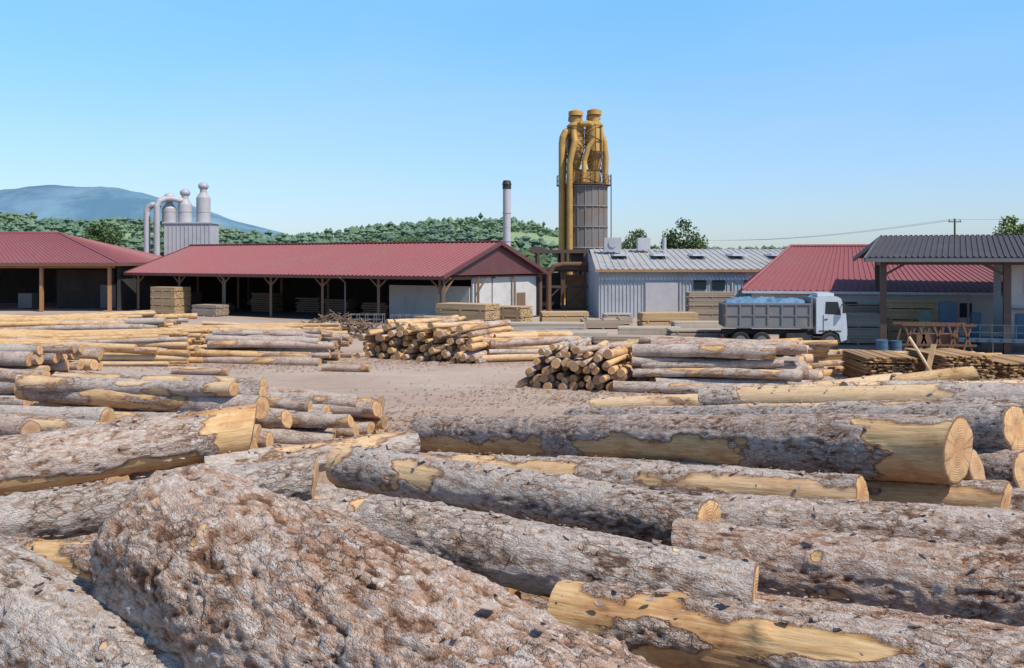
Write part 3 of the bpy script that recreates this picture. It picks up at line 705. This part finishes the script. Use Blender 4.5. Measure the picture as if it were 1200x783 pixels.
g=G(); g.box((0,0,.55),(1.6,1.0,.9)); g.box((-.2,.1,1.5),(.5,.5,1.1)); g.tube((-.2,-.22,1.9),(-.2,.0,1.9),.36,n=24); g.tube((-.2,-.22,1.1),(-.2,.0,1.1),.36,n=24); g.make('body',M['green'],sm)
g=G(); 
for k in range(7): g.tube((.9+k*.35,-.45,.75),(.9+k*.35,.45,.75),.07,n=10)
g.beam((.8,-.5,.75),(3.2,-.5,.75),.06,.14); g.beam((.8,.5,.75),(3.2,.5,.75),.06,.14)
for x in(1,3.1):
    for s in(-.5,.5): g.box((x,s,.35),(.08,.08,.7))
g.make('roller_table',M['steel'],sm)
g=G()
for i,(x,y) in enumerate(((0,0),(.75,.1),(.3,.8))):
    g.tube((x,y,0),(x,y,.88),.29,n=20)
    for z in(.28,.58,.86): g.tube((x,y,z),(x,y,z+.03),.31,n=20)
o_=g.make('oil_drums',M['blue']); o_.location=(19.0,48.2,.03)
g=G()
for k in range(5):
    x=20.7+k*.7; y=49.6-k*.15; g.beam((x,y,.1),(x+.5,y,1.75),.1); g.beam((x+.6,y,.1),(x,y,1.75),.1); g.beam((x,y+1.2,.1),(x+.4,y+1.2,1.7),.1)
g.beam((20.6,49.6,.6),(24.2,48.9,.6),.1); g.beam((20.6,49.6,1.65),(24.2,48.9,1.65),.12); g.beam((20.6,50.8,1.65),(24.2,50.1,1.65),.12); g.box((22.4,49.9,.9),(2.2,1.,.5))
g.make('timber_trestle_rack',M['rust'])
for (x,y,w) in ((-11.5,66,2.4),(-8.4,65,2.2)):
    g=G()
    for i in range(5):
        for j in(0,1): g.beam((x+i*w/4,y+j*1.1,0),(x+i*w/4,y+j*1.1,1.25),.045)
    for z in(.15,.5,.85,1.2):
        for j in(0,1): g.beam((x,y+j*1.1,z),(x+w,y+j*1.1,z),.035)
    for i in range(5):
        for z in(.15,1.2): g.beam((x+i*w/4,y,z),(x+i*w/4,y+1.1,z),.04)
    g.make('metal_rack',M['steel'])
g=G()
for k in range(520):
    p=Vector((random.gauss(-11.8,2.3),random.gauss(62.0,1.0),0)); p.z=max(0.05,random.uniform(0,1.6)*max(.1,1-abs(p.x+11.8)/4.5)); q2=Vector((random.uniform(-1,1),random.uniform(-1,1),random.uniform(-.3,.5)))*.6
    g.beam(p,p+q2,random.uniform(.04,.14),.05)
g.make('offcut_heap',M['timber'])

# ---------------- tipper truck (local: x forward)
tk=empty('tipper_truck',(15.4,53.4,0.03),math.radians(-6))
g=G(); 
for s in(-.42,.42): g.box((-.2,s,.95),(6.4,.1,.24))
for x in(-2.8,-1.2,.6,1.8): g.box((x,0,.95),(.12,.8,.18))
g.box((.55,-1.0,.72),(1.1,.45,.5)); g.box((.55,1.0,.72),(1.1,.45,.5)); g.box((-3.4,0,.62),(.12,2.2,.16)); g.box((-3.3,.6,.8),(.1,.1,.3)); g.box((-3.3,-.6,.8),(.1,.1,.3))
g.tube((-2.0,-1.1,.52),(-2.0,1.1,.52),.09); g.tube((2.35,-1,.52),(2.35,1,.52),.08)
g.make('chassis',M['black'],tk)
g=G(); hub=G()
for x,dual in((2.35,0),(-1.35,1),(-2.5,1)):
    for s in(-1,1):
        w=.56 if dual else .3; yo=s*(1.22-w); 
        g.tube((x,yo,.52),(x,s*1.2,.52),.50,n=28); g.tube((x,s*1.2,.52),(x,s*1.235,.52),.50,.44,28,False)
        hub.tube((x,s*1.12,.52),(x,s*1.225,.52),.29,n=20); hub.tube((x,s*1.22,.52),(x,s*1.30,.52),.13,.1,14)
        g.add([(x+.44*math.cos(a),s*1.233,.52+.44*math.sin(a)) for a in np.linspace(0,6.283,29)[:-1]]+[(x+.29*math.cos(a),s*1.2,.52+.29*math.sin(a)) for a in np.linspace(0,6.283,29)[:-1]],[(i,(i+1)%28,28+(i+1)%28,28+i) for i in range(28)],True)
g.make('tyres',M['tyre'],tk); hub.make('wheel_hubs',M['steel'],tk)
def loft(g,prof,y0,y1):
    n=len(prof); vs=[(x,y0,z) for x,z in prof]+[(x,y1,z) for x,z in prof]
    g.add(vs,[tuple(range(n)),tuple(range(n,2*n))[::-1]]+[(i,n+i,n+(i+1)%n,(i+1)%n) for i in range(n)])
g=G()
g.box((-1.02,0,1.3),(4.7,2.4,.12))
for s in(-1,1):
    g.box((-1.02,s*1.2,1.95),(4.74,.06,1.3)); g.box((-1.02,s*1.23,2.58),(4.8,.12,.1)); g.box((-1.02,s*1.23,1.95),(4.8,.1,.08)); g.box((-1.02,s*1.23,1.3),(4.8,.12,.12))
    for k in range(7): g.box((-3.3+k*.76,s*1.245,1.94),(.09,.1,1.3))
g.box((-3.38,0,1.95),(.07,2.4,1.3)); g.box((1.36,0,2.1),(.08,2.46,1.7))
for k in range(4): g.box((-3.44,-.9+k*.6,1.95),(.08,.08,1.3))
g.make('tipper_body',M['box'],tk)
g=G(); n=60;m=24
xx,yy=np.meshgrid(np.linspace(0,1,n+1),np.linspace(0,1,m+1),indexing='ij'); PP=np.stack([xx.ravel()*4.6,yy.ravel()*2.3,0*xx.ravel()],1)
zz=2.56+.3*np.clip(np.sin(np.pi*PP[:,0]/4.6),0,1)**.4*np.clip(np.sin(np.pi*PP[:,1]/2.3),0,1)**.5+.3*fbm(PP*2.2,4)*np.clip(np.sin(np.pi*PP[:,1]/2.3)*3,0,1)+.09*fbm(PP*np.array([8,5,1]),3)
g.add([(-3.3+p[0],-1.15+p[1],z) for p,z in zip(PP,zz)],[(i*(m+1)+j,(i+1)*(m+1)+j,(i+1)*(m+1)+j+1,i*(m+1)+j+1) for i in range(n) for j in range(m)],True)
g.make('tarpaulin_load',M['tarp'],tk)
g=G(); cab=[(1.62,.95),(1.62,2.9),(1.8,3.02),(2.75,3.0),(2.95,2.9),(3.22,2.0),(3.28,1.2),(3.28,.62),(2.95,.5),(2.85,.95),(2.35,1.18),(1.9,.95)]
loft(g,cab,-1.15,1.15); g.box((2.2,0,3.1),(.9,1.6,.16)); g.make('cab',M['cabw'],tk)
g=G()
for s in(-1,1):
    y=s*1.156
    vs=[(2.08,y,2.05),(2.95,y,1.98),(2.78,y,2.72),(2.12,y,2.72)]; g.add(vs,[(0,1,2,3) if s<0 else (3,2,1,0)])
g.add([(3.235,-1.0,2.02),(3.235,1.0,2.02),(2.985,.96,2.82),(2.985,-.96,2.82)],[(0,1,2,3)]); g.make('cab_windows',M['glass'],tk)
g=G(); g.box((3.32,0,.66),(.14,2.3,.36)); g.box((3.30,0,1.35),(.06,1.3,.5))
for k in range(5): g.box((3.34,0,1.15+k*.1),(.03,1.3,.03))
for s in(-1,1): g.box((3.05,s*1.36,2.35),(.1,.2,.5)); g.beam((3.0,s*1.15,2.6),(3.05,s*1.32,2.5),.04); g.box((2.0,s*1.165,1.5),(.02,.02,1.)); g.box((2.15,s*1.17,1.75),(.16,.03,.05)); g.box((1.65,s*1.05,.75),(.5,.3,.08))
g.box((2.35,0,1.1),(1.2,2.36,.06)); g.make('bumper_and_mirrors',M['black'],tk)
g=G(); 
for s in(-1,1): g.box((3.38,s*.9,.72),(.06,.34,.18))
g.make('headlamps',M['silver'],tk)
g=G()
for s in(-1,1): g.box((-3.48,s*.95,.8),(.06,.3,.14)); g.box((1.2,s*1.2,1.15),(.1,.06,.08))
g.make('tail_lamps',M['redlite'],tk)

# ---------------- power pole + wires
def pole(x,y,h):
    g=G(); g.tube((x,y,0),(x,y,h),.16,.11,10); g.box((x,y,h-.4),(1.6,.12,.12)); 
    for s in(-.7,0,.7): g.tube((x+s,y,h-.35),(x+s,y,h-.1),.06,n=8)
    g.make('power_pole',M['brown'])
pole(56.6,120,10.3); pole(25,150,8.3)
g=G()
for s in(-.7,0,.7):
    for (a,b) in (((56.6+s,120,10.2),(25+s,150,8.2)),((56.6+s,120,10.2),(110+s,90,12))):
        a=Vector(a);b=Vector(b); pts=[a.lerp(b,k/14)-up*1.0*math.sin(math.pi*k/14) for k in range(15)]
        for p,q3 in zip(pts,pts[1:]): g.tube(p,q3,.012,n=5,caps=False)
g.make('power_lines',M['steel'])

# ---------------- vegetation
def leafm(name,c1,c2):
    t=NT(name); r=t.attr('rnd').outputs['Fac']; t.l(t.mix(r,c1,c2),t.b.inputs['Base Color']); t.b.inputs['Roughness'].default_value=.7; return t.m
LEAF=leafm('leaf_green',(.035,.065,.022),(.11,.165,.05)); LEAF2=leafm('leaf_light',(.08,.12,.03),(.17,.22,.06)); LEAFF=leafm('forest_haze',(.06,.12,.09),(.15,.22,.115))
def tree(name,x,y,h,w,leaf=LEAF,n=5000,z0f=.2,ls=.17):
    e=empty(name,(x,y,0)); g=G(); g.tube((0,0,0),(0,0,h*.45),.03*h,.018*h,10); 
    cl=[]
    for k in range(9):
        a=random.random()*6.3; rr=w*.5*random.uniform(.25,.72); zz=h*random.uniform(z0f+.15,.86); p=Vector((rr*math.cos(a),rr*math.sin(a),zz)); g.tube((0,0,h*random.uniform(.2,.42)),p,.012*h,.004*h,6)
        cl.append((p,w*random.uniform(.16,.28)))
    for k in range(20):
        a=random.random()*6.3; zz=random.uniform(z0f+.08,.95); rr=w*.46*math.sqrt(max(0,1-((zz-.55)/.48)**2))*random.uniform(.3,1); cl.append((Vector((rr*math.cos(a),rr*math.sin(a),zz*h)),w*random.uniform(.13,.22)))
    g.make('trunk',M['brown'],e)
    ci=rng.integers(0,len(cl),n); C=np.array([tuple(c[0]) for c in cl]); R=np.array([c[1] for c in cl]); dv=rng.normal(size=(n,3)); dv/=np.linalg.norm(dv,axis=1)[:,None]
    P=C[ci]+dv*(R[ci]*rng.uniform(.4,1.05,n))[:,None]*np.array([1,1,.75]); s=ls*(h/10)*rng.uniform(.6,1.5,n)
    t1=rng.normal(size=(n,3)); t1/=np.linalg.norm(t1,axis=1)[:,None]; t2=np.cross(t1,rng.normal(size=(n,3))); t2/=np.linalg.norm(t2,axis=1)[:,None]
    V=np.stack([P-t1*s[:,None],P+t2*s[:,None]*.7,P+t1*s[:,None],P-t2*s[:,None]*.7],1).reshape(-1,3)
    F=np.arange(4*n).reshape(-1,4); cr=rng.uniform(0,1,len(cl)); rn=np.repeat(np.clip(cr[ci]*.6+rng.uniform(0,.4,n),0,1),4)
    mkmesh('crown',V,F,leaf,e,False,None,{'rnd':rn})
tree('broadleaf_tree',17,130,9.2,7.5); tree('broadleaf_tree',24.2,133,10.6,7); tree('broadleaf_tree',20.5,140,7.6,7); tree('broadleaf_tree',28,140,6,5)
tree('broadleaf_tree',-65,150,11,8); tree('broadleaf_tree',-72,160,9.5,8); tree('broadleaf_tree',58,108,10.2,6,LEAF2); tree('broadleaf_tree',62,110,9.2,6,LEAF2)
tree('broadleaf_tree',-22,200,9.8,10,LEAF2); tree('broadleaf_tree',-32,205,9.5,7,LEAF); tree('broadleaf_tree',-17,200,9.,7)
tree('broadleaf_tree',90,200,9,9)

def hill(name,dist,depth,prof,mat,namp,seed,nx=400,ny=24,x0=-60,x1=1260):
    us=np.linspace(x0,x1,nx); pv=np.interp(us,[p[0] for p in prof],[p[1] for p in prof]); P=[]
    crest=np.maximum(5.1+(304-pv)*dist/1100,0)
    for j in range(ny):
        t=j/(ny-1); y=dist-depth*.8+depth*t*1.6; s=math.sin(min(1,t/.5)*math.pi/2) if t<.5 else math.cos((t-.5)*math.pi)
        x=(us-600)/1100*dist
        z=crest*max(s,0)
        P.append(np.stack([x,np.full(nx,y),z],1))
    P=np.concatenate(P); nn=fbm(P*np.array([1,1,0])/(depth*.22)+seed,5); P[:,2]=P[:,2]*(1+nn*namp)-.5
    idx=np.arange(nx*ny).reshape(ny,nx); F=np.stack([idx[:-1,:-1],idx[:-1,1:],idx[1:,1:],idx[1:,:-1]],-1).reshape(-1,4)
    mkmesh(name,P,F,mat,None,True); return P
def hillm(t):  # meadow and wood greens, lightened with aerial haze in the base colour
    o=t.obj(); a=t.noise(o,.006,4,.6); b=t.noise(o,.05,3,.7)
    k=t.mix(t.ss(a.outputs[0],.44,.5),(.11,.18,.11),(.24,.31,.15)); k=t.mix(t.ss(b.outputs[0],.45,.6,0,.3),k,(.10,.16,.10)); t.l(k,t.b.inputs['Base Color']); t.b.inputs['Roughness'].default_value=1
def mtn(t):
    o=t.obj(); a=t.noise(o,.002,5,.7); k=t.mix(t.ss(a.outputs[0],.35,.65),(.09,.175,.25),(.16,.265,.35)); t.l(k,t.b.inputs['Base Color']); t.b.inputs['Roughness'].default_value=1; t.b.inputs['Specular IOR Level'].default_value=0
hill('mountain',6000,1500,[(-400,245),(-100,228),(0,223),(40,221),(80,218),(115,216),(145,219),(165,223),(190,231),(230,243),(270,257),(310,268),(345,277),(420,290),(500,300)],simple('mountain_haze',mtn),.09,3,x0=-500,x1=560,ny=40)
HP=[(-60,256),(0,256),(50,264),(100,271),(150,264),(200,268),(260,273),(300,280),(340,285),(400,282),(450,275),(510,266),(560,264),(610,268),(650,276),(690,290),(740,298),(900,300),(1200,300),(1260,300)]
HPs=hill('hills',1200,420,HP,simple('hill_meadow_haze',hillm),.14,8)
def forest(name,pts,size,mat,per=9):
    base=np.array([[0,0,1],[.9,0,.3],[.28,.85,.3],[-.73,.53,.3],[-.73,-.53,.3],[.28,-.85,.3],[0,0,-.6]])
    tri=np.array([[0,1,2],[0,2,3],[0,3,4],[0,4,5],[0,5,1],[6,2,1],[6,3,2],[6,4,3],[6,5,4],[6,1,5]])
    V=[];F=[];R=[];o=0; pn=np.clip(.5+fbm(np.array(pts)*.02,3)*1.6,0,1)
    for p,pv in zip(pts,pn):
        s=size*random.choice([.5,.7,.9,1.1,1.6]); r0=pv*.7+random.random()*.3
        for k in range(per):
            c=np.array(p)+np.array([random.gauss(0,.5)*s,random.gauss(0,.5)*s,random.uniform(.0,.9)*s])
            b=base*(s*random.uniform(.2,.5))*rng.uniform(.65,1.35,(7,1)); V.append(c+b); F.append(tri+o); o+=7; R.append(np.full(7,min(1,r0*.7+random.random()*.3)))
    mkmesh(name,np.concatenate(V),np.concatenate(F),mat,None,False,None,{'rnd':np.concatenate(R)})
mask=fbm(HPs*np.array([1,1,0])*.008+4,4); sel=[HPs[i] for i in range(len(HPs)) if HPs[i,1]<1260 and HPs[i,2]>2 and mask[i]>.0]
pts=[tuple(s+np.array([random.uniform(-9,9),random.uniform(-18,18),-1])) for s in sel for _ in (0,1)]
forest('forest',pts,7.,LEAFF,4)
pts=[(x+random.uniform(-5,5),random.uniform(300,420),-1) for x in np.arange(-260,330,3.2)]
forest('tree_line',pts,4.8,LEAF,10)

# ---------------- sky, sun, camera
SD=Vector((.62,-.50,1.0)).normalized()
w=bpy.data.worlds.new('World'); scene.world=w; w.use_nodes=True; nt=w.node_tree; bgd=nt.nodes['Background']
def wn(typ,**k):
    nd=nt.nodes.new(typ)
    for a,v in k.items(): setattr(nd,a,v)
    return nd
sky=wn('ShaderNodeTexSky'); sky.sky_type='NISHITA'; sky.sun_disc=False; sky.sun_elevation=math.asin(SD.z); sky.sun_rotation=math.atan2(SD.x,SD.y)
sky.air_density=1.0; sky.dust_density=.3; sky.ozone_density=3.
tc=wn('ShaderNodeTexCoord'); sep=wn('ShaderNodeSeparateXYZ'); nt.links.new(tc.outputs['Generated'],sep.inputs[0])
cr=wn('ShaderNodeValToRGB'); el=cr.color_ramp.elements; k=2.5
stops=[(0,(.62,.70,.92)),(.06,(.72,.82,1.02)),(.13,(.84,.98,1.17)),(.27,(.86,1.33,1.66)),(.5,(.7,.9,1.0)),(1,(.6,.66,.68))]
el[0].position=0; el[1].position=1
while len(el)<6: el.new(.5)
for e_,(p,c) in zip(el,stops): e_.position=p; e_.color=tuple(x/k for x in c)+(1,)
nt.links.new(sep.outputs[2],cr.inputs[0])
vm=wn('ShaderNodeVectorMath',operation='MULTIPLY'); nt.links.new(sky.outputs[0],vm.inputs[0]); nt.links.new(cr.outputs[0],vm.inputs[1])
vs_=wn('ShaderNodeVectorMath',operation='SCALE'); nt.links.new(vm.outputs[0],vs_.inputs[0]); vs_.inputs[3].default_value=k
mp=wn('ShaderNodeMapping'); mp.inputs['Scale'].default_value=(1.2,1.2,6); nt.links.new(tc.outputs['Generated'],mp.inputs[0])
no=wn('ShaderNodeTexNoise'); no.inputs['Scale'].default_value=1.7; no.inputs['Detail'].default_value=6; no.inputs['Distortion'].default_value=.5; nt.links.new(mp.outputs[0],no.inputs[0])
mr=wn('ShaderNodeMapRange'); mr.inputs[1].default_value=.45; mr.inputs[2].default_value=.85; mr.inputs[4].default_value=.2; nt.links.new(no.outputs[0],mr.inputs[0])
mx=wn('ShaderNodeMix',data_type='RGBA'); nt.links.new(mr.outputs[0],mx.inputs[0]); nt.links.new(vs_.outputs[0],mx.inputs[6]); mx.inputs[7].default_value=(4.3,5.1,5.7,1)
nt.links.new(mx.outputs[2],bgd.inputs[0]); bgd.inputs[1].default_value=.15
sl=bpy.data.lights.new('sun','SUN'); sl.energy=5.; sl.angle=math.radians(.5); sl.color=(1,.94,.84); so=bpy.data.objects.new('sun',sl); scene.collection.objects.link(so); so.rotation_euler=SD.to_track_quat('Z','Y').to_euler()
cam=bpy.data.cameras.new('camera'); co=bpy.data.objects.new('camera',cam); scene.collection.objects.link(co); co.location=(0,0,5.1); co.rotation_euler=(math.radians(90),0,0)
cam.lens=33; cam.sensor_width=36; cam.shift_y=-.0729; cam.clip_end=20000; cam.clip_start=.05; scene.camera=co
scene.view_settings.view_transform='Standard'; scene.view_settings.look='None'; scene.view_settings.exposure=0
